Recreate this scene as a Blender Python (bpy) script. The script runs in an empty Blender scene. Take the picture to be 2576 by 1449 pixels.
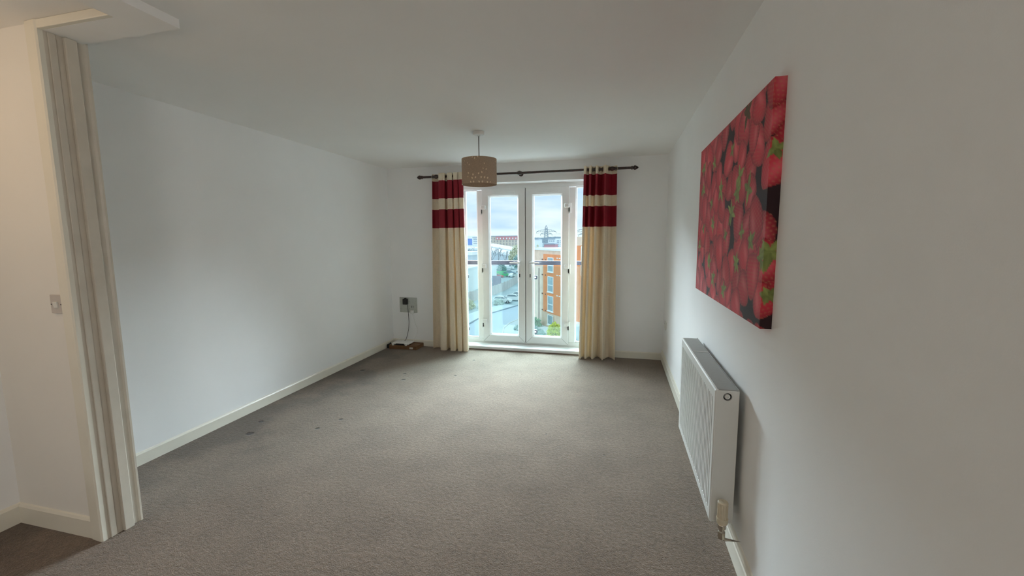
import bpy, bmesh, math, random
import numpy as np
from mathutils import Vector, Matrix

PI = math.pi
sc = bpy.context.scene
col = sc.collection

# ------------------------------------------------------------------ camera
EYE = Vector((0.0, 0.0, 1.459))
F_PX = 1058.84
YAW, PITCH, ROLL = math.radians(14.0221), math.radians(6.6660), math.radians(-0.43824)
def basis():
    r = Vector((math.cos(YAW), math.sin(YAW), 0)); f = Vector((-math.sin(YAW), math.cos(YAW), 0)); u = Vector((0, 0, 1))
    f2 = f * math.cos(PITCH) - u * math.sin(PITCH); u2 = u * math.cos(PITCH) + f * math.sin(PITCH)
    return r * math.cos(ROLL) + u2 * math.sin(ROLL), f2, u2 * math.cos(ROLL) - r * math.sin(ROLL)
RT, FW, UP = basis()
cam = bpy.data.cameras.new('camera'); cam.sensor_width = 36; cam.sensor_fit = 'HORIZONTAL'
cam.lens = F_PX / 2576 * 36; cam.clip_start = 0.05; cam.clip_end = 5000
cam_o = bpy.data.objects.new('camera', cam); col.objects.link(cam_o)
m = Matrix((RT, UP, -FW)).transposed().to_4x4(); m.translation = EYE
cam_o.matrix_world = m
sc.camera = cam_o

# ------------------------------------------------------------------ view, world, lights
vs = sc.view_settings
vs.view_transform = 'Standard'; vs.look = 'None'; vs.gamma = 1.0; vs.use_curve_mapping = False
vs.exposure = 0.2
sc.cycles.max_bounces = 14; sc.cycles.diffuse_bounces = 8; sc.cycles.transparent_max_bounces = 16
sc.cycles.use_denoising = True
sc.cycles.sample_clamp_indirect = 6

w = bpy.data.worlds.new('sky'); sc.world = w; w.use_nodes = True
nt = w.node_tree; nt.nodes.clear()
def N(t, kind, **kw):
    n = t.nodes.new(kind)
    for k, v in kw.items():
        if k in n.inputs: n.inputs[k].default_value = v
        else: setattr(n, k, v)
    return n
tc = N(nt, 'ShaderNodeTexCoord')
mp = N(nt, 'ShaderNodeMapping'); mp.inputs['Scale'].default_value = (1.6, 1.6, 7.0)
nz = N(nt, 'ShaderNodeTexNoise', Scale=2.6, Detail=5.0, Roughness=0.5)
cr = N(nt, 'ShaderNodeValToRGB')
cr.color_ramp.elements[0].position = 0.38; cr.color_ramp.elements[0].color = (0.54, 0.75, 0.96, 1)
cr.color_ramp.elements[1].position = 0.66; cr.color_ramp.elements[1].color = (0.88, 0.99, 1.0, 1)
sx = N(nt, 'ShaderNodeSeparateXYZ')
er = N(nt, 'ShaderNodeMapRange'); er.inputs['From Min'].default_value = 0.016; er.inputs['From Max'].default_value = 0.026
mx = N(nt, 'ShaderNodeMixRGB'); mx.inputs['Color1'].default_value = (0.84, 1.0, 1.0, 1)
zr = N(nt, 'ShaderNodeMapRange'); zr.inputs['From Min'].default_value = 0.2; zr.inputs['From Max'].default_value = 0.8
zr.inputs['To Min'].default_value = 0.98; zr.inputs['To Max'].default_value = 1.62
bg = N(nt, 'ShaderNodeBackground'); wo = N(nt, 'ShaderNodeOutputWorld')
L = nt.links.new
L(tc.outputs['Generated'], mp.inputs['Vector']); L(mp.outputs['Vector'], nz.inputs['Vector']); L(nz.outputs['Fac'], cr.inputs['Fac'])
L(tc.outputs['Generated'], sx.inputs['Vector']); L(sx.outputs['Z'], er.inputs['Value']); L(er.outputs['Result'], mx.inputs['Fac'])
L(cr.outputs['Color'], mx.inputs['Color2']); L(mx.outputs['Color'], bg.inputs['Color'])
L(sx.outputs['Z'], zr.inputs['Value']); L(zr.outputs['Result'], bg.inputs['Strength']); L(bg.outputs['Background'], wo.inputs['Surface'])

def area(name, loc, aim, sx_, sy_, power, color, spread=180):
    l = bpy.data.lights.new(name, 'AREA'); l.shape = 'RECTANGLE'; l.size = sx_; l.size_y = sy_; l.energy = power; l.color = color
    l.spread = math.radians(spread)
    o = bpy.data.objects.new(name, l); col.objects.link(o); o.location = loc
    o.rotation_euler = (Vector(aim) - Vector(loc)).to_track_quat('-Z', 'Y').to_euler()
    return o
# bright overcast sky above the roofs opposite, entering through the balcony doors
area('daylight', (-4.2, 12.0, 6.6), (-2.0, 4.0, 1.0), 18.6, 6.6, 41500, (0.80, 0.92, 1.0))
# ceiling lamp of the hall (out of view)
def point(name, loc, power, color, r=0.12):
    l = bpy.data.lights.new(name, 'POINT'); l.energy = power; l.color = color; l.shadow_soft_size = r
    o = bpy.data.objects.new(name, l); col.objects.link(o); o.location = loc
    return o
point('hall_lamp', (-2.8, 0.42, 2.05), 5.2, (1.0, 0.68, 0.38))
area('rear_fill', (0.50, -1.7, 1.5), (-3.0, -0.4, 1.7), 1.3, 1.6, 37, (1.0, 0.96, 0.90))  # added fill light behind the camera, no window stands there

# ------------------------------------------------------------------ helpers
def at(x, y, Y):
    """The point at depth Y of the room seen along pixel x, y."""
    d = RT * ((x - 1288) / F_PX) + FW - UP * ((y - 724.5) / F_PX)
    return EYE + d * (Y / d.y)

def mat(name, color, rough=0.6, metal=0.0, var=0.06, scale=8.0, bump=0.0, bscale=None, spec=0.5, trans=None, detail=3.0, coat=0.0):
    M = bpy.data.materials.new(name); M.use_nodes = True
    t = M.node_tree; b = t.nodes['Principled BSDF']
    b.inputs['Roughness'].default_value = rough; b.inputs['Metallic'].default_value = metal
    b.inputs['Specular IOR Level'].default_value = spec; b.inputs['Coat Weight'].default_value = coat
    c = N(t, 'ShaderNodeTexCoord'); n = N(t, 'ShaderNodeTexNoise', Scale=scale, Detail=detail)
    t.links.new(c.outputs['Object'], n.inputs['Vector'])
    r = N(t, 'ShaderNodeValToRGB')
    r.color_ramp.elements[0].position = 0.25; r.color_ramp.elements[1].position = 0.75
    r.color_ramp.elements[0].color = [max(0, v * (1 - var)) for v in color] + [1]
    r.color_ramp.elements[1].color = [min(1, v * (1 + var)) for v in color] + [1]
    t.links.new(n.outputs['Fac'], r.inputs['Fac']); t.links.new(r.outputs['Color'], b.inputs['Base Color'])
    if bump:
        n2 = N(t, 'ShaderNodeTexNoise', Scale=bscale or scale * 6, Detail=2.0)
        t.links.new(c.outputs['Object'], n2.inputs['Vector'])
        bp = N(t, 'ShaderNodeBump', Strength=bump, Distance=0.004)
        t.links.new(n2.outputs['Fac'], bp.inputs['Height']); t.links.new(bp.outputs['Normal'], b.inputs['Normal'])
    if trans:
        tr = N(t, 'ShaderNodeBsdfTranslucent'); t.links.new(r.outputs['Color'], tr.inputs['Color'])
        ms = N(t, 'ShaderNodeMixShader', Fac=trans)
        t.links.new(b.outputs['BSDF'], ms.inputs[1]); t.links.new(tr.outputs['BSDF'], ms.inputs[2])
        t.links.new(ms.outputs['Shader'], t.nodes['Material Output'].inputs['Surface'])
    return M

def glass_mat(name, tint=(0.97, 0.99, 0.985), refl=0.06):
    M = bpy.data.materials.new(name); M.use_nodes = True
    t = M.node_tree; t.nodes.clear()
    o = N(t, 'ShaderNodeOutputMaterial'); tr = N(t, 'ShaderNodeBsdfTransparent'); tr.inputs['Color'].default_value = (*tint, 1)
    g = N(t, 'ShaderNodeBsdfGlossy', Roughness=0.02); fr = N(t, 'ShaderNodeFresnel', IOR=1.45)
    mu = N(t, 'ShaderNodeMath', operation='MULTIPLY'); mu.inputs[1].default_value = 0.6
    ms = N(t, 'ShaderNodeMixShader')
    t.links.new(fr.outputs['Fac'], mu.inputs[0]); t.links.new(mu.outputs['Value'], ms.inputs['Fac'])
    t.links.new(tr.outputs['BSDF'], ms.inputs[1]); t.links.new(g.outputs['BSDF'], ms.inputs[2]); t.links.new(ms.outputs['Shader'], o.inputs['Surface'])
    return M

class MB:
    def __init__(s): s.bm = bmesh.new(); s.mi = 0
    def _done(s, faces):
        for f in faces: f.material_index = s.mi
    def face(s, pts):
        f = s.bm.faces.new([s.bm.verts.new(p) for p in pts]); f.material_index = s.mi; return f
    def box(s, lo, hi, bev=0.0, seg=2, rot=None, about=None):
        x0, y0, z0 = lo; x1, y1, z1 = hi
        v = [s.bm.verts.new(p) for p in ((x0,y0,z0),(x1,y0,z0),(x1,y1,z0),(x0,y1,z0),(x0,y0,z1),(x1,y0,z1),(x1,y1,z1),(x0,y1,z1))]
        fs = [s.bm.faces.new([v[i] for i in q]) for q in ((3,2,1,0),(4,5,6,7),(0,1,5,4),(1,2,6,5),(2,3,7,6),(3,0,4,7))]
        s._done(fs)
        if bev:
            es = list({e for f in fs for e in f.edges})
            r = bmesh.ops.bevel(s.bm, geom=es, offset=bev, segments=seg, affect='EDGES', profile=0.5)
            s._done(r['faces']); v = list({x for f in r['faces'] for x in f.verts} | {x for x in v if x.is_valid})
        if rot is not None:
            bmesh.ops.rotate(s.bm, cent=Vector(about), matrix=rot, verts=v)
        return s
    def prism(s, poly, axis, a, b):
        """poly: (p, q) pairs in the plane across axis, extruded from a to b."""
        def P(p, q, t): return {'x': (t, p, q), 'y': (p, t, q), 'z': (p, q, t)}[axis]
        A = [s.bm.verts.new(P(p, q, a)) for p, q in poly]; B = [s.bm.verts.new(P(p, q, b)) for p, q in poly]
        n = len(poly); fs = [s.bm.faces.new(A), s.bm.faces.new(B[::-1])]
        for i in range(n): fs.append(s.bm.faces.new((A[i], B[i], B[(i + 1) % n], A[(i + 1) % n])))
        s._done(fs); return s
    def tube(s, pts, r, seg=8, cap=True):
        pts = [Vector(p) for p in pts]; rs = r if isinstance(r, (list, tuple)) else [r] * len(pts)
        rings = []; ref = None
        for i, p in enumerate(pts):
            d = (pts[min(i + 1, len(pts) - 1)] - pts[max(i - 1, 0)]).normalized()
            if ref is None: ref = Vector((0, 0, 1)) if abs(d.z) < 0.9 else Vector((1, 0, 0))
            a = d.cross(ref).normalized(); b = d.cross(a).normalized(); ref = b.cross(d) if False else ref
            rings.append([s.bm.verts.new(p + a * rs[i] * math.cos(t) + b * rs[i] * math.sin(t)) for t in [2 * PI * k / seg for k in range(seg)]])
        fs = []
        for A, B in zip(rings, rings[1:]):
            for k in range(seg): fs.append(s.bm.faces.new((A[k], A[(k + 1) % seg], B[(k + 1) % seg], B[k])))
        if cap: fs += [s.bm.faces.new(rings[0][::-1]), s.bm.faces.new(rings[-1])]
        s._done(fs); return s
    def lathe(s, prof, c=(0, 0, 0), axis='z', seg=32, closed=False):
        """prof: (radius, along) pairs turned about axis through c."""
        c = Vector(c); rings = []
        for r, h in prof:
            ring = []
            for k in range(seg):
                t = 2 * PI * k / seg; a, b = r * math.cos(t), r * math.sin(t)
                ring.append(s.bm.verts.new(c + Vector({'z': (a, b, h), 'x': (h, a, b), 'y': (a, h, b)}[axis])))
            rings.append(ring)
        fs = []; pairs = list(zip(rings, rings[1:])) + ([(rings[-1], rings[0])] if closed else [])
        for A, B in pairs:
            for k in range(seg): fs.append(s.bm.faces.new((A[k], A[(k + 1) % seg], B[(k + 1) % seg], B[k])))
        if not closed:
            for R, rr in ((rings[0], prof[0][0]), (rings[-1], prof[-1][0])):
                if rr > 1e-5: fs.append(s.bm.faces.new(R))
        s._done(fs); return s
    def frame(s, x0, x1, z0, z1, prof):
        """Rectangular frame in the xz plane; prof: closed loop of (inset, y)."""
        rings = []
        for i, y in prof:
            rings.append([s.bm.verts.new(p) for p in ((x0 + i, y, z0 + i), (x1 - i, y, z0 + i), (x1 - i, y, z1 - i), (x0 + i, y, z1 - i))])
        fs = []
        for A, B in zip(rings, rings[1:] + rings[:1]):
            for k in range(4): fs.append(s.bm.faces.new((A[k], A[(k + 1) % 4], B[(k + 1) % 4], B[k])))
        s._done(fs); return s
    def grid(s, rows, mi=None):
        V = [[s.bm.verts.new(p) for p in r] for r in rows]; fs = []
        for i in range(len(V) - 1):
            for j in range(len(V[0]) - 1):
                f = s.bm.faces.new((V[i][j], V[i][j + 1], V[i + 1][j + 1], V[i + 1][j])); f.material_index = mi(i, j) if mi else s.mi; fs.append(f)
        return V
    def build(s, name, mats, parent=None, origin=None, smooth=None, local=False):
        bm = s.bm
        bmesh.ops.remove_doubles(bm, verts=bm.verts, dist=1e-6)
        bmesh.ops.recalc_face_normals(bm, faces=bm.faces)
        off = Vector((0, 0, 0))
        if parent is not None and not local:
            p = parent
            while p is not None: off += p.location; p = p.parent
        if origin is not None: off = Vector(origin)
        if off.length: bmesh.ops.translate(bm, vec=-off, verts=bm.verts)
        me = bpy.data.meshes.new(name); bm.to_mesh(me); bm.free()
        for M in (mats if isinstance(mats, (list, tuple)) else [mats]): me.materials.append(M)
        if smooth:
            me.polygons.foreach_set('use_smooth', [True] * len(me.polygons))
            me.set_sharp_from_angle(angle=math.radians(smooth))
        o = bpy.data.objects.new(name, me); col.objects.link(o)
        if parent is not None: o.parent = parent
        elif origin is not None: o.location = origin
        return o

def tag(o, label=None, cat=None, group=None, kind=None):
    if label: o['label'] = label
    if cat: o['category'] = cat
    if group: o['group'] = group
    if kind: o['kind'] = kind
    return o
def thing(name, loc, label, cat, group=None, rz=0, kind=None):
    o = bpy.data.objects.new(name, None); col.objects.link(o); o.location = loc; o.rotation_euler = (0, 0, rz); o.empty_display_size = 0.1
    return tag(o, label, cat, group, kind)
def struct(o, label, cat): return tag(o, label, cat, None, 'structure')
def copy_tree(o, parent=None):
    kids = list(o.children)
    c = o.copy(); col.objects.link(c); c.parent = parent
    for k in kids: copy_tree(k, c)
    return c

# ------------------------------------------------------------------ materials
WALL = mat('wall_paint', (0.86, 0.865, 0.865), 0.75, var=0.015, scale=3, bump=0.06, bscale=260)
HALLW = mat('hall_paint', (0.80, 0.78, 0.74), 0.75, var=0.015, scale=3, bump=0.06, bscale=260)
CEIL = mat('ceiling_paint', (0.87, 0.865, 0.85), 0.85, var=0.015, scale=2, bump=0.05, bscale=220)
GLOSSW = mat('white_gloss_paint', (0.77, 0.74, 0.65), 0.35, var=0.03, scale=5, bump=0.03, bscale=60)
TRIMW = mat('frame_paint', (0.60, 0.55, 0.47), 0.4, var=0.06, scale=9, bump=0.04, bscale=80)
UPVC = mat('white_upvc', (0.80, 0.82, 0.82), 0.28, var=0.02, scale=12)
PLASTIC = mat('white_plastic', (0.74, 0.74, 0.71), 0.35, var=0.03, scale=30)
PLATE = mat('grey_plate', (0.46, 0.48, 0.44), 0.4, var=0.06, scale=40)
BLACK = mat('black_plastic', (0.008, 0.008, 0.009), 0.4, var=0.2, scale=40)
DARK = mat('dark_gap', (0.02, 0.02, 0.02), 0.7, var=0.2, scale=30)
WOODD = mat('dark_stained_wood', (0.030, 0.011, 0.008), 0.3, var=0.35, scale=30, bump=0.05, bscale=90, coat=0.3)
CHROME = mat('chrome', (0.55, 0.50, 0.43), 0.2, 1.0, var=0.05, scale=30)
STEELW = mat('radiator_enamel', (0.70, 0.71, 0.69), 0.3, var=0.02, scale=10)
RADTOP = mat('radiator_grille_enamel', (0.30, 0.30, 0.285), 0.4, var=0.04, scale=60)
CARD = mat('brown_cardboard', (0.17, 0.085, 0.035), 0.8, var=0.15, scale=14, bump=0.1, bscale=120)
PAPER = mat('white_paper', (0.72, 0.70, 0.62), 0.7, var=0.05, scale=60)
RAILM = mat('anthracite_steel', (0.016, 0.015, 0.022), 0.6, 0.0, var=0.15, spec=.25, scale=12)
GLASS = glass_mat('window_glass')
BALGLASS = glass_mat('balustrade_glass', (0.90, 0.97, 0.96))
CORDM = mat('grey_cord', (0.16, 0.14, 0.13), 0.6, var=0.1, scale=50)

def carpet():
    M = bpy.data.materials.new('beige_carpet'); M.use_nodes = True; t = M.node_tree; b = t.nodes['Principled BSDF']; K = t.links.new
    b.inputs['Roughness'].default_value = 0.95; b.inputs['Specular IOR Level'].default_value = 0.1
    b.inputs['Sheen Weight'].default_value = 0.25; b.inputs['Sheen Roughness'].default_value = 0.5
    c = N(t, 'ShaderNodeTexCoord')
    def noise(scale, detail=3.0, rough=0.6):
        n = N(t, 'ShaderNodeTexNoise', Scale=scale, Detail=detail, Roughness=rough); K(c.outputs['Object'], n.inputs['Vector']); return n.outputs['Fac']
    def ramp(src, p0, c0, p1, c1):
        r = N(t, 'ShaderNodeValToRGB'); r.color_ramp.elements[0].position = p0; r.color_ramp.elements[1].position = p1
        r.color_ramp.elements[0].color = (*c0, 1); r.color_ramp.elements[1].color = (*c1, 1); K(src, r.inputs['Fac']); return r.outputs['Color']
    def mul(a, bb):
        x = N(t, 'ShaderNodeMixRGB', blend_type='MULTIPLY'); x.inputs['Fac'].default_value = 1.0; K(a, x.inputs['Color1']); K(bb, x.inputs['Color2']); return x.outputs['Color']
    pile = noise(170, 2.0, 0.7); tuft = noise(48, 3.0, 0.65); patch = noise(3.2, 4.0, 0.6)
    base = ramp(pile, 0.32, (0.150, 0.108, 0.077), 0.70, (0.272, 0.206, 0.154))
    cc = mul(base, ramp(tuft, 0.30, (0.74, 0.73, 0.72), 0.66, (1.10, 1.10, 1.10)))
    cc = mul(cc, ramp(patch, 0.32, (0.86, 0.85, 0.84), 0.64, (1.08, 1.08, 1.08)))
    # trodden, greyer strip along the left wall
    sp = N(t, 'ShaderNodeSeparateXYZ'); K(c.outputs['Object'], sp.inputs['Vector'])
    ad = N(t, 'ShaderNodeMath', operation='MULTIPLY_ADD'); K(noise(2.2, 4.0), ad.inputs[0]); ad.inputs[1].default_value = 2.0; K(sp.outputs['X'], ad.inputs[2])
    mr = N(t, 'ShaderNodeMapRange', interpolation_type='SMOOTHSTEP'); mr.inputs['From Min'].default_value = -1.95; mr.inputs['From Max'].default_value = -1.45
    mr.inputs['To Min'].default_value = 0.62; mr.inputs['To Max'].default_value = 1.0; K(ad.outputs['Value'], mr.inputs['Value'])
    g = N(t, 'ShaderNodeMixRGB', blend_type='MULTIPLY'); g.inputs['Fac'].default_value = 1.0; K(cc, g.inputs['Color1']); K(mr.outputs['Result'], g.inputs['Color2']); cc = g.outputs['Color']
    # small burns and furniture dents in the pile, the dents' shade painted into the colour
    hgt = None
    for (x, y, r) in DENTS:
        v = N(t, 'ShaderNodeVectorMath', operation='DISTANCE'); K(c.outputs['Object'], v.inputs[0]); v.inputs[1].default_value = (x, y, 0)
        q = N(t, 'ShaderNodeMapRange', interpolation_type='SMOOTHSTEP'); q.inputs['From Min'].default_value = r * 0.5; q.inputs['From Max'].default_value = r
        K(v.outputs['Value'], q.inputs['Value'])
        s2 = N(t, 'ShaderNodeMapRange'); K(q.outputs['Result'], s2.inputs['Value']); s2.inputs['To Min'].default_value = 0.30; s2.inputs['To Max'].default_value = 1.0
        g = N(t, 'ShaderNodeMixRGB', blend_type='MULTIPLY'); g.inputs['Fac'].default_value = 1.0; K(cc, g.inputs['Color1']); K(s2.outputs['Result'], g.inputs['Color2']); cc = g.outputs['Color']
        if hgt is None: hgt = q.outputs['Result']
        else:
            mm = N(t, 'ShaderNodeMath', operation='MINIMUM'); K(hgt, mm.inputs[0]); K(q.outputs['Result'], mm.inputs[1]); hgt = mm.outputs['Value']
    K(cc, b.inputs['Base Color'])
    hs = N(t, 'ShaderNodeMath', operation='MULTIPLY_ADD'); K(tuft, hs.inputs[0]); hs.inputs[1].default_value = 1.2; K(pile, hs.inputs[2])
    hd = N(t, 'ShaderNodeMath', operation='MULTIPLY_ADD'); K(hgt, hd.inputs[0]); hd.inputs[1].default_value = 1.5; K(hs.outputs['Value'], hd.inputs[2])
    bp = N(t, 'ShaderNodeBump', Strength=0.9, Distance=0.008); K(hd.outputs['Value'], bp.inputs['Height']); K(bp.outputs['Normal'], b.inputs['Normal'])
    return M
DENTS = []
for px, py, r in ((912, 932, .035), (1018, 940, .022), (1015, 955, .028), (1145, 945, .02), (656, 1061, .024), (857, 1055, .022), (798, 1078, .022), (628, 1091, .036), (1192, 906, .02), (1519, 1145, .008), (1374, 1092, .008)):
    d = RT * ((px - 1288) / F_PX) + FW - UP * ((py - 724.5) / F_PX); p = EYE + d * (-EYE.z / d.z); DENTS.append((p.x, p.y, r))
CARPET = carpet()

# ------------------------------------------------------------------ the room
XL, XR, YB, HC = -3.02, 0.55, 5.215, 2.40
YR = -3.6                                   # wall behind the photographer
DX0, DX1, DZ1 = -2.06, -0.28, 2.165          # door opening
YW = YB + 0.32
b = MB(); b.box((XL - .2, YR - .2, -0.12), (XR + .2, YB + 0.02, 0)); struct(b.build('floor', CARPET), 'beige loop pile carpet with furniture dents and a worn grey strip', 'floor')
b = MB(); b.box((XL - .2, YR - .2, HC), (XR + .2, YW, HC + .15)); struct(b.build('ceiling', CEIL), 'plain white painted ceiling over living room and hall', 'ceiling')
b = MB(); b.box((XL - .2, YR - .2, -.1), (XL, YW, HC)); struct(b.build('wall_left', WALL), 'long bare white wall running from hall to window wall', 'wall')
b = MB(); b.box((XR, YR - .2, -.1), (XR + .2, YW, HC)); struct(b.build('wall_right', WALL), 'white wall carrying the strawberry canvas and the radiator', 'wall')
b = MB()
b.box((XL, YB, -.1), (DX0, YW, HC)); b.box((DX1, YB, -.1), (XR, YW, HC)); b.box((DX0, YB, DZ1), (DX1, YW, HC)); b.box((DX0, YB + .02, -.1), (DX1, YW, 0.004))
struct(b.build('wall_back', WALL), 'white window wall around the glazed balcony doors', 'wall')
b = MB()  # unseen dark slab, added to keep bounced daylight off the handrail
for lo, hi in (((-7, -3.6), (DX0, 5.2)), ((DX1, -3.6), (5, 5.2)), ((DX0, DZ1), (DX1, 5.2)), ((DX0, -3.6), (DX1, -.15))): b.box((lo[0], YW, lo[1]), (hi[0], YW + .02, hi[1]))
struct(b.build('added_outside_slab', mat('bounce_absorber', (.10, .065, .05), .9, var=.3, scale=9)), 'dark slab added over the outer wall around the French doors to absorb bounced daylight', 'wall')
b = MB(); b.box((XL, YR - .2, -.1), (XR, YR, HC)); struct(b.build('wall_rear', WALL), 'white wall closing the room behind the photographer', 'wall')
b = MB(); b.box((XL, 1.38, 0), (-2.44, 1.52, HC)); struct(b.build('wall_hall', HALLW), 'short cream lit hall wall with the light switch', 'wall')
# shallow downstand: over the opening, then back towards the camera
ZS = 2.363
b = MB(); b.box((-2.44, 1.38, ZS), (-1.837, 1.52, HC)); b.box((-2.0, YR, ZS), (-1.837, 1.38, HC))
struct(b.build('trim_2', CEIL), 'shallow L-shaped boxed beam under the ceiling by the hall opening', 'beam')

def skirting(name, pts, h, label, mt=GLOSSW, step=True):
    """pts: path of the wall face, profile grows to the right of the walking direction."""
    b = MB()
    prof = [(0, 0), (.016, 0), (.016, h * .70), (.012, h * .74), (.012, h * .84), (.009, h * .88), (.006, h * .97), (0, h)] if step else [(0, 0), (.015, 0), (.015, h * .86), (.009, h * .97), (0, h)]
    for (a, c) in zip(pts, pts[1:]):
        a = Vector((*a, 0)); c = Vector((*c, 0)); d = (c - a).normalized(); n = Vector((d.y, -d.x, 0))
        A = [b.bm.verts.new(a + n * o + Vector((0, 0, z))) for o, z in prof]; B = [b.bm.verts.new(c + n * o + Vector((0, 0, z))) for o, z in prof]
        for i in range(len(prof)): b.bm.faces.new((A[i], B[i], B[(i + 1) % len(prof)], A[(i + 1) % len(prof)]))
        b.bm.faces.new(A); b.bm.faces.new(B[::-1])
    return struct(b.build(name, mt), label, 'baseboard')
skirting('baseboard_left', [(XL, 1.535), (XL, YB)], .085, 'cream baseboard along the long left wall', step=False)
skirting('baseboard_back', [(XL + .015, YB), (DX0, YB)], .085, 'cream baseboard behind the router box', step=False)
skirting('baseboard_back_2', [(DX1, YB), (XR - .016, YB)], .085, 'cream baseboard between curtain and right corner', step=False)
skirting('baseboard_right', [(XR, YB), (XR, YR)], .125, 'stepped white baseboard running behind the radiator')
skirting('baseboard_hall', [(XL + .015, 1.38), (-2.49, 1.38)], .105, 'cream baseboard at the foot of the hall wall', step=False)
skirting('baseboard_hall_2', [(XL, 1.24), (XL, 1.38)], .105, 'short cream baseboard in the hall corner', step=False)

# cased opening: post lining with stops, architraves both sides
t1 = thing('trim_1', (-2.42, 1.45, 0), 'cream painted cased opening with moulded architrave between hall and living room', 'door frame', kind='structure')
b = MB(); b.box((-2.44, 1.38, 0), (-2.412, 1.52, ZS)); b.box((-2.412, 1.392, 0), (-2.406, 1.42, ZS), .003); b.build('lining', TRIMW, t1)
b = MB(); b.box((-2.412, 1.444, 0), (-2.393, 1.490, ZS), .004); b.build('door_stop', TRIMW, t1)
b = MB(); b.prism([(-2.495, 1.38), (-2.495, 1.368), (-2.486, 1.362), (-2.440, 1.358), (-2.420, 1.357), (-2.412, 1.362), (-2.412, 1.38)], 'z', 0, ZS + .036); b.build('architrave', GLOSSW, t1)
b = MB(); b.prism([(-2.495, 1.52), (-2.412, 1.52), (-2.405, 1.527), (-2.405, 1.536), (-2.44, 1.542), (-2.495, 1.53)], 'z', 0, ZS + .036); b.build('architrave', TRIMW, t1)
b = MB(); b.box((-2.412, 1.360, ZS), (-2.0, 1.38, HC - .001), .003); b.build('head_architrave', GLOSSW, t1)
b = MB(); b.box((XL, 1.15, 0), (XL + .018, 1.24, 2.1), .005); b.box((XL, 0.25, 2.02), (XL + .018, 1.15, 2.1), .005)
struct(b.build('trim_3', GLOSSW), 'cream architrave of the hall side door at the picture edge', 'door frame')

# ------------------------------------------------------------------ French doors
d1 = thing('door_1', (-1.17, 5.45, 0), 'white French doors with glazed side lights and outside balcony rail', 'door', kind='structure')
b = MB()
b.frame(DX0, DX1, .045, DZ1, [(0, 5.42), (.052, 5.42), (.060, 5.432), (.060, 5.47), (.052, 5.485), (0, 5.485)])
for a, c in ((-1.825, -1.752), (-.598, -.518)): b.box((a, 5.42, .10), (c, 5.485, 2.10), .006)
b.build('outer_frame', UPVC, d1)
for a, c in ((-2.0, -1.825), (-.518, -.34)):
    b = MB(); b.frame(a, c, .105, 2.105, [(0, 5.428), (.012, 5.436), (.016, 5.452), (0, 5.452)]); fr = b.build('side_light', UPVC, d1)
    b = MB(); b.box((a + .004, 5.449, .11), (c - .004, 5.457, 2.1)); b.build('pane', GLASS, fr)
def leaf(x0, x1, lever_dir, xh):
    b = MB()
    b.frame(x0, x1, .07, 2.11, [(0, 5.40), (.004, 5.395), (.085, 5.395), (.090, 5.400), (.106, 5.425), (.106, 5.445), (.09, 5.462), (0, 5.462)])
    lf = b.build('door_leaf', UPVC, d1)
    b = MB(); b.box((x0 + .1, 5.430, .172), (x1 - .1, 5.440, 2.008)); b.build('pane', GLASS, lf)
    # mitre joints of the bottom corners
    b = MB()
    for sx_, xc in ((1, x0), (-1, x1)):
        b.face([(xc + sx_ * (.004), 5.3945, .0755), (xc + sx_ * .0055, 5.3945, .0740), (xc + sx_ * .0875, 5.3945, .156), (xc + sx_ * .086, 5.3945, .1575)])
    b.build('mitre_joint', DARK, lf)
    b = MB(); b.box((xh - .016, 5.383, .925), (xh + .016, 5.396, 1.175), .012, 3); h = b.build('handle', UPVC, lf)
    b = MB(); b.tube([(xh, 5.39, 1.145), (xh, 5.355, 1.145), (xh + lever_dir * .012, 5.345, 1.146), (xh + lever_dir * .06, 5.343, 1.148), (xh + lever_dir * .125, 5.345, 1.146)], [.011, .011, .011, .010, .009], 10); b.build('lever', UPVC, h, smooth=50)
    b = MB(); b.box((xh - .006, 5.3815, .955), (xh + .006, 5.3835, .998), .001); b.build('keyhole', BLACK, h)
    b = MB(); b.box((min(x0, x1) + .14, 5.384, 2.035), (max(x0, x1) - .13, 5.396, 2.066), .005); b.build('trickle_vent', UPVC, lf)
    hx = x0 if lever_dir < 0 else x1; s = 1 if lever_dir < 0 else -1
    for z in (1.873, 1.098, .352):
        b = MB(); b.box((min(hx - s * .006, hx + s * .056), 5.362, z - .027), (max(hx - s * .006, hx + s * .056), 5.396, z + .027), .010, 3)
        b.box((min(hx - s * .022, hx - s * .006), 5.385, z - .095), (max(hx - s * .022, hx - s * .006), 5.421, z + .03), .004)
        hg = b.build('hinge', UPVC, lf)
        b = MB(); b.box((hx - .006, 5.384, z - .078), (hx + .004, 5.398, z - .03)); b.build('pin_gap', BLACK, hg)
leaf(-1.752, -1.168, -1, -1.238)
leaf(-1.160, -.598, 1, -1.098)
b = MB(); b.box((-1.169, 5.41, .075), (-1.159, 5.455, 2.105)); b.build('gasket', DARK, d1)
b = MB(); b.box((DX0, YB - .012, 0.004), (DX1, 5.43, .046), .004); struct(b.build('trim_4', UPVC), 'white sill board at the foot of the French doors', 'sill')
b = MB(); b.box((DX0, YB - .024, 0), (DX1, YB - .012, .010), .002); struct(b.build('trim_5', mat('brown_strip', (.16, .09, .07), .5)), 'thin brown carpet edge strip before the door sill', 'edge strip')

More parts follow.
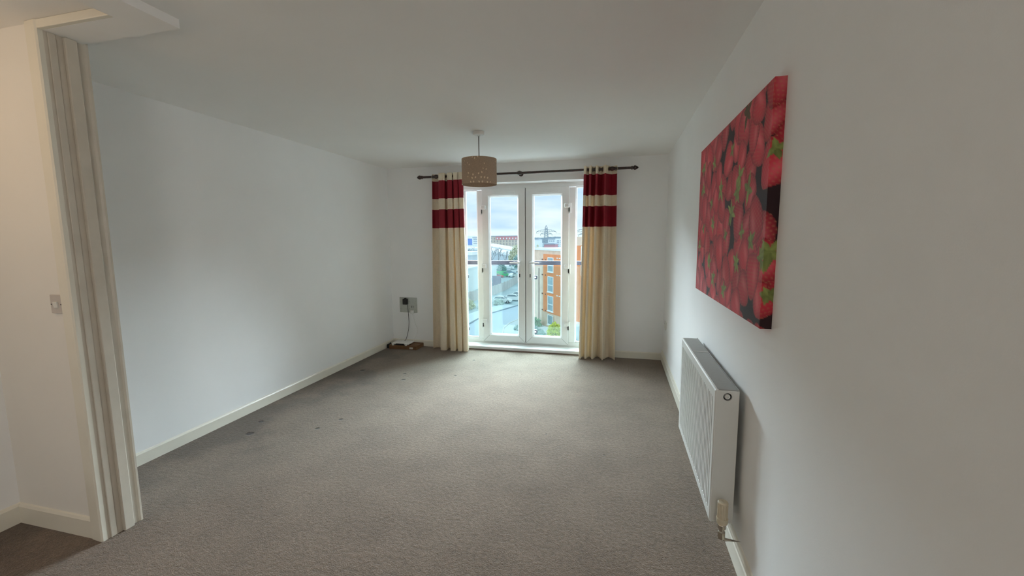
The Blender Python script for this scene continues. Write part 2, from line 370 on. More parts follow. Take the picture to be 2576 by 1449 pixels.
# balustrade outside
bl = thing('balcony_rail', (-1.165, 5.72, 0), 'dark grey handrail and clamped glass panels outside the French doors', 'balcony railing')
b = MB(); b.box((-2.75, 5.690, 1.100), (.42, 5.750, 1.155), .004); b.build('handrail', RAILM, bl)
for x in (-2.17, -1.165, -.17):
    b = MB(); b.box((x - .024, 5.70, -.15), (x + .024, 5.745, 1.10), .004); b.box((x - .02, YW, -.12), (x + .02, 5.70, -.06)); b.build('post', RAILM, bl)
for x0, x1 in ((-2.13, -1.205), (-1.125, -.21), (-2.72, -2.21), (-.13, .40)):
    b = MB(); b.box((x0, 5.714, .03), (x1, 5.726, 1.08), .002); b.build('glass_panel', BALGLASS, bl)
for x, s in ((-2.146, 1), (-1.189, -1), (-1.141, 1), (-.194, -1)):
    for z in (.927, .16):
        b = MB(); b.box((min(x, x + s * .075), 5.698, z - .028), (max(x, x + s * .075), 5.742, z + .028), .012, 3); c = b.build('glass_clamp', RAILM, bl)
        b = MB(); b.lathe([(0.0, -.004), (.009, -.004), (.011, 0), (0.0, 0)], (x + s * .052, 5.698, z), 'y', 16); b.build('screw', PLASTIC, c, smooth=40)

# ------------------------------------------------------------------ curtain pole and curtains
YC, ZP = 5.12, 2.255
pole = thing('curtain_pole', (-1.16, YC, ZP), 'dark stained wooden curtain pole with turned finials across the window wall', 'curtain pole')
b = MB(); b.tube([(-2.475, YC, ZP), (.155, YC, ZP)], .0145, 20); b.build('rod', WOODD, pole, smooth=60)
FIN = [(0, .062), (.008, .058), (.020, .040), (.026, .024), (.024, .012), (.016, .004), (.016, -.002), (.022, -.006), (.022, -.014), (.017, -.018), (0.0145, -.022)]
for x, s in ((-2.475, -1), (.155, 1)):
    b = MB(); b.lathe([(r, s * h) for r, h in FIN], (x, YC, ZP), 'x', 20); b.build('finial', WOODD, pole, smooth=50)
for x in (-1.175, -2.27, -.075):
    b = MB(); b.lathe([(.0150, -.032), (.019, -.028), (.019, -.020), (.024, -.012), (.026, 0), (.024, .012), (.019, .020), (.019, .028), (.0150, .032)], (x, YC, ZP), 'x', 20)
    b.tube([(x, YC + .02, ZP), (x, YB, ZP)], .012, 12); b.lathe([(.03, 0), (.03, -.008), (.02, -.014), (0, -.014)], (x, YB, ZP), 'y', 20); b.build('bracket', WOODD, pole, smooth=50)

CREAM = mat('cream_curtain_cloth', (0.84, 0.74, 0.585), 0.85, var=0.05, scale=60, bump=0.12, bscale=500, trans=0.19)
RED = mat('red_curtain_cloth', (0.25, 0.003, 0.015), 0.65, var=0.10, scale=60, bump=0.12, bscale=500, trans=0.10)
RINGM = mat('eyelet_metal', (0.35, 0.28, 0.18), 0.35, 0.9, var=0.05, scale=50)
def curtain(label, xt0, xt1, xb0, xb1, waves, inner, seed, bands):
    rng = random.Random(seed)
    root = thing('curtain', ((xt0 + xt1) / 2, YC, 0), label, 'curtain')
    nc = 300
    zs = sorted(set([0.004, .02] + [i * .045 for i in range(1, 50)] + [2.2 + i * .0075 for i in range(0, 13)] + list(bands) + [2.293]))
    zs = [z for z in zs if z <= 2.2931]
    zs2 = [zs[0]]
    for z in zs[1:]:
        if z - zs2[-1] > .004 or z in bands: zs2.append(z)
    zs = zs2
    w1, w2 = rng.uniform(0, 6), rng.uniform(0, 6)
    def ph(t):
        s = t if inner > 0 else 1 - t              # s = 1 on the window side, where the folds crowd
        s = 0.30 * s + 0.70 * s * s
        return 2 * PI * waves * s
    rows = []
    for z in zs:
        k = z / 2.29
        A = (.070 + .006 * math.sin(3 * k + w1)) * (1.0 + .10 * (1 - k))
        row = []
        for j in range(nc + 1):
            t = j / nc
            p = ph(t) + .30 * (1 - k) * math.sin(5.0 * t + w2)
            x = (xt0 + (xt1 - xt0) * t) * k + (xb0 + (xb1 - xb0) * t) * (1 - k) + -.020 * math.sin(2 * p) + .006 * (1 - k) * math.sin(9 * t + w1)
            sn = math.sin(p); sn = math.copysign(abs(sn) ** .62, sn)
            y = YC - .012 + A * sn * (0.88 + .12 * math.sin(t * 3 + w2)) + .010 * (1 - k) * math.sin(4 * t + w2 + 2 * k)
            row.append((x, y, z))
        rows.append(row)
    def mi(i, j):
        z = (zs[i] + zs[i + 1]) / 2
        return 1 if (bands[0] < z < bands[1] or bands[2] < z < bands[3]) else 0
    b = MB(); b.grid(rows, mi)
    hole = [f for f in b.bm.faces if math.hypot(f.calc_center_median().y - YC, f.calc_center_median().z - ZP) < .021]
    bmesh.ops.delete(b.bm, geom=hole, context='FACES')
    o = b.build('cloth', [CREAM, RED], root, smooth=80)
    sm = o.modifiers.new('thickness', 'SOLIDIFY'); sm.thickness = .002
    # one metal eyelet wherever the cloth crosses the rod
    iz = min(range(len(zs)), key=lambda i: abs(zs[i] - ZP)); r = rows[iz]
    for j in range(1, nc):
        if (r[j][1] - YC) * (r[j + 1][1] - YC) < 0:
            a, c = Vector(r[j - 1]), Vector(r[min(j + 2, nc)]); d = (c - a).normalized(); n = Vector((d.y, -d.x, 0)).normalized(); cen = (a + c) / 2
            ring = []
            b = MB(); S = 20
            for k in range(S + 1):
                t = 2 * PI * k / S; rad = d * math.cos(t) + Vector((0, 0, 1)) * math.sin(t)
                ring.append([cen + rad * (.0225 + .0035 * math.cos(q)) + n * (.0035 * math.sin(q)) for q in [2 * PI * i / 8 for i in range(9)]])
            b.grid(ring); b.build('eyelet', RINGM, root, smooth=60)
    return root
curtain('floor-length cream curtain with two red bands by the router, window side of the socket plate', -2.318, -1.902, -2.375, -1.868, 4.0, 1, 3, (1.604, 1.839, 1.975, 2.199))
curtain('floor-length cream curtain with two red bands on the radiator side of the doors', -.392, -.022, -.436, -.008, 4.0, -1, 8, (1.594, 1.832, 1.957, 2.197))

# ------------------------------------------------------------------ pendant lamp
PX_, PY_ = -1.207, 3.662
SHADE = mat('taupe_shade_cloth', (0.56, 0.43, 0.32), 0.8, var=0.10, scale=120, bump=0.15, bscale=700, trans=0.42)
LEAFM = mat('pale_leaf_lining', (0.98, 0.84, 0.66), 0.7, var=0.02, scale=60, trans=0.3)
pl = thing('pendant_lamp', (PX_, PY_, HC), 'taupe drum pendant with cut-out leaf pattern hanging before the window', 'ceiling lamp')
b = MB(); b.lathe([(0, 0), (.046, 0), (.050, -.004), (.050, -.022), (.044, -.030), (.014, -.034), (.010, -.040), (0, -.040)], (PX_, PY_, HC), 'z', 32); b.build('ceiling_rose', PLASTIC, pl, smooth=40)
b = MB(); b.tube([(PX_, PY_, HC - .035), (PX_, PY_, 2.115)], .0042, 10); b.build('cord', CORDM, pl)
b = MB(); b.lathe([(0, .05), (.012, .05), (.02, .03), (.02, -.03), (.016, -.035), (0, -.035)], (PX_, PY_, 2.085), 'z', 20); b.build('bulb_holder', PLASTIC, pl, smooth=40)
b = MB(); b.lathe([(0, -.06), (.018, -.055), (.03, -.035), (.028, -.01), (.015, .02), (.012, .03), (0, .03)], (PX_, PY_, 2.03), 'z', 20); b.build('bulb', mat('frosted_bulb', (.85, .84, .8), .3, trans=.5), pl, smooth=60)
RS, Z0, Z1 = .155, 1.940, 2.163
b = MB()
b.lathe([(RS, Z0), (RS, Z1), (RS - .003, Z1), (RS - .003, Z0)], (PX_, PY_, 0), 'z', 72, closed=True)
b.mi = 1
def shade_leaf(ang, z, ln, wd, tilt):
    """One leaf lying on the outside of the drum; ang from the side facing the room."""
    n = 9; L_, R_ = [], []
    for i in range(n):
        s = i / (n - 1); hw = wd * math.sin(PI * s) ** .8 * .5; a = (s - .5) * ln
        for side, lst in ((-1, L_), (1, R_)):
            u = side * hw * math.cos(tilt) + a * math.sin(tilt); v = a * math.cos(tilt) - side * hw * math.sin(tilt)
            th = ang + u / RS; r = RS + .0012
            lst.append((PX_ + r * math.sin(th), PY_ - r * math.cos(th), min(max(z + v, Z0 + .001), Z1 - .001)))
    ring = L_ + R_[-2:0:-1]
    b.face(ring)
shot = [(438, 300, 50, 24, .7), (518, 338, 92, 28, 0), (615, 290, 50, 28, -.8), (175, 400, 45, 20, -.3), (272, 490, 60, 18, 0), (332, 565, 60, 26, .1), (195, 545, 35, 16, -.5), (828, 530, 60, 22, -.2),
        (788, 715, 56, 26, -.4), (890, 735, 60, 30, .55), (300, 868, 70, 40, -.4), (452, 940, 78, 42, -.05), (638, 900, 66, 40, .35), (745, 858, 84, 36, -.15), (285, 1005, 56, 26, -.4),
        (422, 1062, 74, 40, -.45), (532, 1048, 76, 38, .4), (720, 1040, 78, 46, .05), (832, 1044, 82, 40, .4), (935, 1058, 72, 44, .3), (372, 1205, 76, 40, -.35), (468, 1205, 76, 42, -.45), (652, 1212, 84, 44, -.4), (757, 1210, 84, 44, 0), (925, 1212, 70, 48, -.35), (1022, 1205, 78, 28, .55)]
yaw_l = math.atan2(PX_, PY_)
for q in range(3):                                  # the motif repeats round the drum
    for (sx_, sy_, ln, wd, tl) in shot:
        u = (sx_ - 660) / 600
        if abs(u) > .95: continue
        zz = Z1 - (sy_ - 262) / 985 * (Z1 - Z0)
        shade_leaf(math.asin(u) - yaw_l + q * 2 * PI / 3, zz, 1.15 * ln / 985 * (Z1 - Z0), 1.3 * wd / 985 * (Z1 - Z0), tl)
b.build('shade', [SHADE, LEAFM], pl, smooth=40)
b = MB()
for k in range(3):
    a = k * 2 * PI / 3 + .4; b.tube([(PX_ + .02 * math.cos(a), PY_ + .02 * math.sin(a), 2.11), (PX_ + (RS - .004) * math.cos(a), PY_ + (RS - .004) * math.sin(a), Z1 - .012)], .0018, 6)
b.build('shade_carrier', PLASTIC, pl)

# ------------------------------------------------------------------ strawberry canvas
def canvas():
    y0, y1, z0, z1, th = 1.685, 2.985, 1.125, 2.003, .040
    step = .0042
    ys = np.arange(y0 - th, y1 + th + 1e-6, step); zs = np.arange(z0 - th, z1 + th + 1e-6, step)
    YY, ZZ = np.meshgrid(ys, zs)
    rng = np.random.RandomState(11)
    img = np.zeros(YY.shape + (3,)); img[:] = (.020, .003, .006)
    berries = []
    pitch = .128
    iy = 0
    yv = y0 - .1
    while yv < y1 + .12:
        zv = z0 - .10 + (iy % 2) * pitch * .5
        while zv < z1 + .12:
            berries.append((yv + rng.uniform(-.03, .03), zv + rng.uniform(-.03, .03), rng.uniform(1.05, 1.40), rng.uniform(-1.1, 1.1) + (0 if rng.rand() < .8 else PI), rng.rand())); zv += pitch
        yv += pitch * .86; iy += 1
    rng.shuffle(berries)
    dark = [(1.80, 1.93), (1.78, 1.85), (1.835, 1.69), (2.12, 1.48), (2.36, 1.83), (1.84, 1.18), (1.73, 1.18), (2.42, 1.42), (2.26, 1.95), (2.87, 1.62), (2.95, 1.24), (1.668, 1.588), (1.668, 1.80)]
    for (cy, cz, s, ang, tone) in berries:
        if min((abs(cy - d[0]) / .8 + abs(cz - d[1])) for d in dark) < .052: continue
        ca, sa = math.cos(ang), math.sin(ang)
        dy, dz = YY - cy, ZZ - cz
        a = (-sa * dy + ca * dz) / (.072 * s); w_ = (ca * dy + sa * dz) / (.076 * s)     # a = +1 at the stalk
        half = np.sqrt(np.clip(1 - a * a, 0, 1)) * (0.80 + .26 * a)
        rr = np.abs(w_) / np.maximum(half, 1e-3)
        ins = (np.abs(a) < 1) & (rr < 1)
        edge = np.clip(1 - np.maximum(rr, np.abs(a)) ** 3.2, 0, 1)
        base = np.array((.52, .024, .048)) * (.85 + .45 * tone)
        c = base[None, None, :] * (.40 + .60 * edge)[..., None]
        hi = np.exp(-(((w_ + .28) / .22) ** 2 + ((a - .1) / .5) ** 2)) * .16
        c = c + hi[..., None] * np.array((.9, .55, .60))
        su, sv = a * 6.3, (w_ / np.maximum(half, .2)) * 4.0
        row = np.round(su); sd = np.exp(-(((su - row) / .22) ** 2 + ((sv + .5 * (row % 2) - np.round(sv + .5 * (row % 2))) / .22) ** 2))
        c = c * (1 - .5 * sd[..., None]) + sd[..., None] * np.array((.42, .20, .10)) * .6
        img[ins] = c[ins]
    green = [(2.21, 1.86), (2.58, 1.86), (2.40, 1.70), (2.06, 1.72), (1.92, 1.65), (2.08, 1.66), (2.17, 1.57), (2.55, 1.53), (2.81, 1.51), (2.26, 1.47), (1.98, 1.48), (1.85, 1.44), (2.04, 1.35), (2.61, 1.32), (2.49, 1.24),
             (2.25, 1.20), (1.71, 1.38), (2.87, 1.88), (2.87, 1.75), (2.61, 1.65), (2.91, 1.41), (1.668, 1.405), (1.662, 1.25), (1.665, 1.763), (1.99, 1.97)]
    for i, (cy, cz) in enumerate(green):
        sz = .058 * (.8 + .5 * rng.rand()); 
        if i == 2: sz *= 1.4
        th0 = rng.rand() * 6; nl = rng.choice([4, 5, 6])
        for k in range(nl):
            t = th0 + 2 * PI * k / nl + rng.uniform(-.3, .3); ln = sz * rng.uniform(.6, 1.1)
            dy, dz = YY - cy, ZZ - cz
            a = (math.cos(t) * dy + math.sin(t) * dz) / ln; w_ = (-math.sin(t) * dy + math.cos(t) * dz) / (sz * .20)
            ins = (a > -.05) & (a < 1) & (np.abs(w_) < np.sin(np.clip(a + .12, 0, 1) * PI * .92) + .05)
            g = np.array((.22, .26, .07)) * rng.uniform(.7, 1.35)
            if cy == 1.99: g = np.array((.10, .06, .02))
            img[ins] = (g[None, None, :] * (1 - .35 * np.abs(w_)[..., None] + .25 * np.clip(a, 0, 1)[..., None]))[ins]
    X0, XF = XR, XR - th
    rows = []
    for z in zs:
        row = []
        for y in ys:
            ey = max(0, y0 - y, y - y1); ez = max(0, z0 - z, z - z1)
            x = XF + min(th, max(ey, ez))
            row.append((x, min(max(y, y0), y1), min(max(z, z0), z1)))
        rows.append(row)
    return rows, img
rows, img = canvas()
M = bpy.data.materials.new('strawberry_print'); M.use_nodes = True
t = M.node_tree; bs = t.nodes['Principled BSDF']; bs.inputs['Roughness'].default_value = .55; bs.inputs['Specular IOR Level'].default_value = .3
va = N(t, 'ShaderNodeAttribute', attribute_name='print'); tcn = N(t, 'ShaderNodeTexCoord'); nn = N(t, 'ShaderNodeTexNoise', Scale=900.0, Detail=1.0); bpn = N(t, 'ShaderNodeBump', Strength=.25, Distance=.001)
t.links.new(va.outputs['Color'], bs.inputs['Base Color']); t.links.new(tcn.outputs['Object'], nn.inputs['Vector']); t.links.new(nn.outputs['Fac'], bpn.inputs['Height']); t.links.new(bpn.outputs['Normal'], bs.inputs['Normal'])
cv = thing('canvas_print', (XR, 2.335, 1.125), 'red strawberry photo print on deep canvas hung above the radiator', 'picture')
me = bpy.data.meshes.new('printed_canvas'); R_, C_ = len(rows), len(rows[0])
vv = [Vector(p) - cv.location for r in rows for p in r]
me.from_pydata(vv, [], [(i * C_ + j, i * C_ + j + 1, (i + 1) * C_ + j + 1, (i + 1) * C_ + j) for i in range(R_ - 1) for j in range(C_ - 1)])
ca = me.color_attributes.new('print', 'FLOAT_COLOR', 'POINT')
rgba = np.ones((R_ * C_, 4), dtype=np.float32); rgba[:, :3] = img.reshape(-1, 3); ca.data.foreach_set('color', rgba.ravel())
me.materials.append(M); me.flip_normals()
o = bpy.data.objects.new('printed_canvas', me); col.objects.link(o); o.parent = cv
b = MB()
for lo, hi in (((XR - .034, 1.69, 1.13), (XR - .0, 1.73, 1.998)), ((XR - .034, 2.94, 1.13), (XR, 2.98, 1.998)), ((XR - .034, 1.73, 1.13), (XR, 2.94, 1.17)), ((XR - .034, 1.73, 1.958), (XR, 2.94, 1.998))): b.box(lo, hi)
b.build('stretcher_frame', mat('pine_stretcher', (.5, .36, .2), .7, var=.1, scale=20), cv)

# ------------------------------------------------------------------ radiator
rd = thing('radiator', (.475, 2.42, .19), 'white ribbed double panel radiator on the wall below the strawberry canvas', 'radiator')
RY0, RY1, RZ0, RZ1, RXF, RXB = 1.925, 2.912, .192, .803, .427, .522
b = MB()
nfl = 29; pitch = (RY1 - RY0 - .07) / nfl; ysr = [RY0, RY0 + .006]; offs = [.006, 0]
for i in range(nfl):
    base = RY0 + .035 + i * pitch
    for f, dpt in ((.06, 0), (.20, 1), (.42, 1), (.56, 0)): ysr.append(base + f * pitch); offs.append(.014 * dpt)
ysr += [RY1 - .006, RY1]; offs += [0, .006]
zr_ = [(RZ0 - .006, .3, .004), (RZ0, 0, 0), (RZ0 + .035, 0, 0), (RZ0 + .048, 1, 0), (RZ1 - .062, 1, 0), (RZ1 - .048, 0, 0), (RZ1 - .008, 0, 0), (RZ1 - .002, 0, .004), (RZ1, 0, .010)]
b.grid([[(RXF + (o_ if (j in (0, len(offs) - 1)) else o_ * k) + e, y, z) for j, (y, o_) in enumerate(zip(ysr, offs))] for z, k, e in zr_])
b.box((RXF + .0145, RY0, RZ0 - .004), (RXF + .020, RY1, RZ1 - .004)); b.build('front_panel', STEELW, rd)
b = MB(); b.box((RXB - .012, RY0 + .005, RZ0 + .02), (RXB, RY1 - .005, RZ1 - .01), .003); b.build('back_panel', STEELW, rd)
b = MB()
for i in range(24): y = RY0 + .04 + i * .0393; b.box((RXF + .02, y, RZ0 + .03), (RXB - .012, y + .002, RZ1 - .04))
b.build('convector_fins', STEELW, rd)
b = MB(); b.box((RXF + .010, RY0 + .002, RZ1 - .012), (RXB, 2.56, RZ1 - .001), .002); b.box((RXF + .010, 2.564, RZ1 - .012), (RXB, RY1 - .002, RZ1 - .001), .002); b.box((RXB - .004, RY0 + .002, RZ1 - .001), (RXB, RY1 - .002, RZ1 + .002)); b.build('top_grille', RADTOP, rd)
b = MB(); b.box((RXF + .01, 2.5585, RZ1 - .006), (RXB, 2.5655, RZ1 + .0015)); b.build('seam_strip', STEELW, rd)
def side_cover(y0, y1, ys_face, hole):
    b = MB(); lo, hi = (RXF + .004, RZ0 + .0), (RXB, RZ1 - .003)
    n = 32; cx_, cz_, hr = .476, .773, .0175
    if not hole:
        b.box((lo[0], y0, lo[1]), (hi[0], y1, hi[1]), .005)
    else:
        # plate with a round hole: ring of quads out to the rectangle
        def rect_pt(t):
            dx, dz = math.cos(t), math.sin(t)
            k = min(((hi[0] - cx_) if dx > 0 else (lo[0] - cx_)) / dx if abs(dx) > 1e-6 else 1e9, ((hi[1] - cz_) if dz > 0 else (lo[1] - cz_)) / dz if abs(dz) > 1e-6 else 1e9)
            return cx_ + dx * k, cz_ + dz * k
        ts = sorted([2 * PI * i / 48 for i in range(48)] + [math.atan2(c[1] - cz_, c[0] - cx_) % (2 * PI) for c in ((lo[0], lo[1]), (hi[0], lo[1]), (hi[0], hi[1]), (lo[0], hi[1]))])
        I = [(cx_ + hr * math.cos(a), cz_ + hr * math.sin(a)) for a in ts]; O = [rect_pt(a) for a in ts]
        k = len(ts)
        V = {}
        def v(p, y): return b.bm.verts.new((p[0], y, p[1]))
        If, Of, Ib, Ob = [v(p, y0) for p in I], [v(p, y0) for p in O], [v(p, y1) for p in I], [v(p, y1) for p in O]
        for i in range(k):
            j = (i + 1) % k
            b.bm.faces.new((If[i], If[j], Of[j], Of[i])); b.bm.faces.new((Ib[i], Ob[i], Ob[j], Ib[j]))
            b.bm.faces.new((If[i], Ib[i], Ib[j], If[j])); b.bm.faces.new((Of[i], Of[j], Ob[j], Ob[i]))
    return b.build('side_cover', STEELW, rd)
scv = side_cover(RY0 - .004, RY0 + .008, RY0, True); side_cover(RY1 - .008, RY1 + .002, RY1, False)
b = MB(); b.lathe([(.0185, 0.012), (.0185, .045), (.0, .045)], (.476, RY0 - .004, .773), 'y', 32); b.build('hole_cup', DARK, rd)
b = MB(); b.lathe([(0, .006), (.004, .006), (.0045, .002), (.0105, .002), (.012, .006), (.012, .018), (.0155, .019), (.0155, .03), (0, .03)], (.476, RY0 - .004, .773), 'y', 28); b.build('blanking_plug', STEELW, rd, smooth=35)
# thermostatic valve at the near foot
vx, vy = .468, 1.872
vl = MB(); n = 24
prof = []
for k in range(48):
    r = .0215 if k % 4 < 2 else .0185; prof.append((vx + r * math.cos(2 * PI * k / 48), vy + r * math.sin(2 * PI * k / 48)))
IV = mat('ivory_plastic', (.62, .55, .42), .4, var=.06, scale=40)
vl.prism(prof, 'z', .247, .312); vl.lathe([(.0215, .312), (.0215, .318), (.018, .322), (0, .322)], (vx, vy, 0), 'z', 24); vl.lathe([(0, .218), (.020, .220), (.0235, .228), (.0235, .247), (.0, .247)], (vx, vy, 0), 'z', 24)
vo = vl.build('thermostatic_valve', IV, rd, smooth=35); tag(vo, 'ivory ribbed thermostat head')
b = MB(); b.lathe([(0, .150), (.013, .150), (.015, .158), (.015, .182), (.011, .186), (.011, .196), (.017, .199), (.017, .214), (.014, .219), (0, .219)], (vx, vy, 0), 'z', 12); b.tube([(vx, vy, .192), (vx, RY0 + .01, .205)], .010, 12); b.build('valve_body', CHROME, vo, smooth=30)
b = MB(); b.tube([(vx, vy, .165), (vx, vy, .158), (vx + .006, vy, .150), (vx + .014, vy, .146), (XR - .001, vy, .146)], .0075, 12); b.build('pipe_tail', CHROME, rd, smooth=60)
b = MB(); b.tube([(vx, RY1 - .06, .195), (vx + .01, RY1 - .06, .155), (XR - .001, RY1 - .06, .15)], .0075, 12); b.build('pipe_tail', CHROME, rd, smooth=60)
for y in (2.12, 2.72):
    b = MB(); b.box((RXB, y, .25), (XR - .001, y + .03, .74)); b.build('wall_bracket', STEELW, rd)

# ------------------------------------------------------------------ sockets, switch, router corner
sp = thing('socket_plate', (-2.77, YB, .565), 'large grey-white multi socket plate on the window wall corner', 'socket')
b = MB(); b.box((-2.902, YB - .010, .462), (-2.640, YB, .670), .004); b.build('back_plate', PLATE, sp)
for i, (x, z) in enumerate(((-2.835, .618), (-2.708, .618), (-2.835, .514), (-2.708, .514))):
    b = MB(); b.box((x - .058, YB - .0125, z - .046), (x + .058, YB - .009, z + .046), .003); g = b.build('socket_module', PLATE, sp)
    for dx in (-.047, .047):
        b = MB(); b.lathe([(0, -.0006), (.0032, -.0006), (.0032, 0), (0, 0)], (x + dx, YB - .0125, z), 'y', 12); b.build('screw', CHROME, g)
    if i == 3:
        for dx in (-.013, .010):
            b = MB(); b.box((x + dx - .003, YB - .0135, z + .015), (x + dx + .003, YB - .012, z + .043)); b.build('pin_slot', BLACK, g)
def ypt(x, y, Y=5.19): return at(x, y, Y)
ad_ = thing('plug_adaptor', (-2.795, YB - .012, .62), 'black plug-in power adaptor in the grey socket plate with hanging cord', 'power adaptor')
b = MB(); b.box((-2.832, YB - .060, .576), (-2.768, YB - .0135, .654), .008, 3); b.box((-2.812, YB - .05, .652), (-2.790, YB - .0135, .668), .006); b.build('body', BLACK, ad_, smooth=50)
b = MB()
cp = [ypt(1025, 766, 5.17), ypt(1027, 785, 5.185), ypt(1029, 810, 5.19), ypt(1028, 828, 5.19), ypt(1025, 843, 5.18), ypt(1021, 855, 5.15)]
cp.append(Vector((-2.80, 5.12, .082)))
b.tube(cp, .0032, 8); b.build('cord', BLACK, ad_, smooth=60)
wp = thing('white_plug', (-2.705, YB - .012, .48), 'white plug and drooping thin white cable below the socket plate', 'plug')
b = MB(); b.box((-2.730, YB - .045, .448), (-2.684, YB - .0135, .500), .010, 3); b.build('body', PLASTIC, wp, smooth=50)
b = MB(); b.tube([(-2.705, YB - .03, .452), ypt(1041, 800, 5.185), ypt(1044, 813, 5.19), ypt(1050, 826, 5.19), ypt(1051, 835, 5.19), ypt(1046, 848, 5.18), ypt(1040, 856, 5.17), Vector((-2.68, 5.14, .082))], .0026, 8); b.build('cord', PLASTIC, wp, smooth=60)
bx = thing('cardboard_box', (-2.77, 5.09, 0), 'flat brown cardboard box on the carpet in the socket corner', 'box')
b = MB(); b.box((-2.955, 4.975, 0.001), (-2.555, 5.195, .052), .003); b.build('box_body', CARD, bx)
b = MB(); b.box((-2.655, 4.9735, .012), (-2.605, 4.9755, .036)); b.build('paper_label', PAPER, bx)
b = MB(); b.box((-2.95, 5.078, .0515), (-2.56, 5.092, .0526)); b.build('tape_seam', mat('brown_tape', (.22, .12, .05), .3), bx)
rt = thing('router', (-2.80, 5.07, .052), 'flat white router lying on the cardboard box', 'router')
b = MB(); b.box((-2.925, 4.985, .060), (-2.675, 5.165, .082), .010, 3); b.build('shell', PLASTIC, rt, smooth=50)
b = MB(); b.box((-2.895, 4.995, .052), (-2.705, 5.155, .062), .003); b.build('base', BLACK, rt)
b = MB(); b.box((-2.86, 4.983, .064), (-2.74, 4.987, .076)); b.build('port_panel', BLACK, rt)
for x in (-2.895, -2.705):
    b = MB(); b.box((x - .012, 4.962, .052), (x + .012, 4.990, .078), .004); b.build('foot', PLASTIC, rt)
b = MB(); b.tube([(-2.99, 4.99, .012), (-2.985, 5.05, .05), (-2.975, 5.10, .03), (-2.985, 5.04, .012), (-2.985, 4.995, .03), (-2.972, 5.05, .062)], .011, 10); b.box((-3.0, 4.985, .0), (-2.962, 5.06, .055), .012, 3)
tag(b.build('cable_bundle', BLACK, origin=(-2.985, 5.02, 0), smooth=50), 'black cable bundle and power brick between baseboard and cardboard box', 'cable')
s2 = thing('wall_socket', (XR, 4.95, .475), 'small white wall socket low on the wall behind the radiator', 'socket')
b = MB(); b.box((XR - .010, 4.876, .432), (XR, 5.022, .518), .003); b.build('face_plate', PLASTIC, s2)
for y in (4.915, 4.985):
    b = MB(); b.box((XR - .014, y - .008, .480), (XR - .009, y + .008, .500), .002); b.build('rocker', PLASTIC, s2)
sw = thing('light_switch', (-2.532, 1.38, 1.17), 'white single light switch on the hall wall beside the architrave', 'light switch')
b = MB(); b.box((-2.573, 1.370, 1.128), (-2.497, 1.380, 1.216), .003); b.build('face_plate', mat('switch_plastic', (.55, .51, .48), .4), sw)
b = MB(); b.box((-2.545, 1.363, 1.155), (-2.520, 1.371, 1.185), .002, rot=Matrix.Rotation(.10, 3, 'X'), about=(-2.53, 1.37, 1.17)); b.build('rocker', PLASTIC, sw)
for x in (-2.5665, -2.5035):
    b = MB(); b.lathe([(0, -.0008), (.003, -.0008), (.003, 0), (0, 0)], (x, 1.370, 1.171), 'y', 12); b.build('screw', DARK, sw)

# ------------------------------------------------------------------ outdoors
ZG = -12.5
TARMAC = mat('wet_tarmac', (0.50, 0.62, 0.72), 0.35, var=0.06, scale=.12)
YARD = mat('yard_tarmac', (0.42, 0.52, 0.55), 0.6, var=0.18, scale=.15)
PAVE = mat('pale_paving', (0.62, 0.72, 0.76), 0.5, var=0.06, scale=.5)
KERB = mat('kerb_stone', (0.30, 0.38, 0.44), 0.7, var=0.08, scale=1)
b = MB(); b.box((-600, 6.2, ZG - 1), (500, 1700, ZG)); struct(b.build('ground', YARD), 'pale grey yard and car park ground far below the balcony', 'ground')
def slab(name, pts, z, mt, label, cat='paving'):
    b = MB(); b.prism(pts, 'z', ZG - .2, z); return struct(b.build(name, mt), label, cat)
far_kerb = [(-24.2, 40), (-23.6, 58), (-23.45, 63.5), (-23.4, 69.4), (-22.7, 75.2), (-20.1, 84.5), (-15, 98), (-8, 112)]
slab('road', [(x, y) for x, y in far_kerb] + [(10, 112), (4, 98), (-4, 84), (-8, 70), (-9, 40)], ZG + .03, TARMAC, 'pale wet road curving below the balcony', 'road')
slab('pavement', [(x, y) for x, y in far_kerb[:6]] + [(-23.6, 85.5), (-26.2, 76), (-27.2, 69), (-27.6, 58), (-28, 40)], ZG + .13, PAVE, 'pale pavement between the road and the hedge')
b = MB(); b.tube([(x, y, ZG + .10) for x, y in far_kerb], .13, 6); struct(b.build('kerb', KERB), 'dark kerb line along the far side of the road', 'kerb')
near = [(-14.2, 45), (-14.8, 50), (-15.3, 54), (-16.1, 58.5), (-16.9, 62), (-17.0, 66), (-16.2, 70), (-14.0, 72)]
slab('pavement_2', near + [(-6, 64), (-4, 45)], ZG + .14, PAVE, 'rounded pavement corner at the foot of the brick flats')
b = MB(); b.tube([(x, y, ZG + .12) for x, y in near], .16, 6); struct(b.build('kerb_2', mat('pale_kerb', (.72, .80, .82), .6), ), 'pale rounded kerb before the brick flats', 'kerb')

BRICKP = mat('pale_brick', (0.92, 0.68, 0.53), 0.9, var=0.12, scale=1.2, detail=6)
BRICKO = mat('orange_brick', (0.98, 0.36, 0.16), 0.9, var=0.08, scale=1.0, detail=6)
WHITER = mat('white_render', (0.95, 0.97, 0.97), 0.6, var=0.03, scale=.5)
WINGL = mat('pale_window_glass', (0.40, 0.52, 0.56), 0.15, var=0.25, scale=.7)
DRAIN = mat('brown_pipe', (0.30, 0.20, 0.17), 0.6)
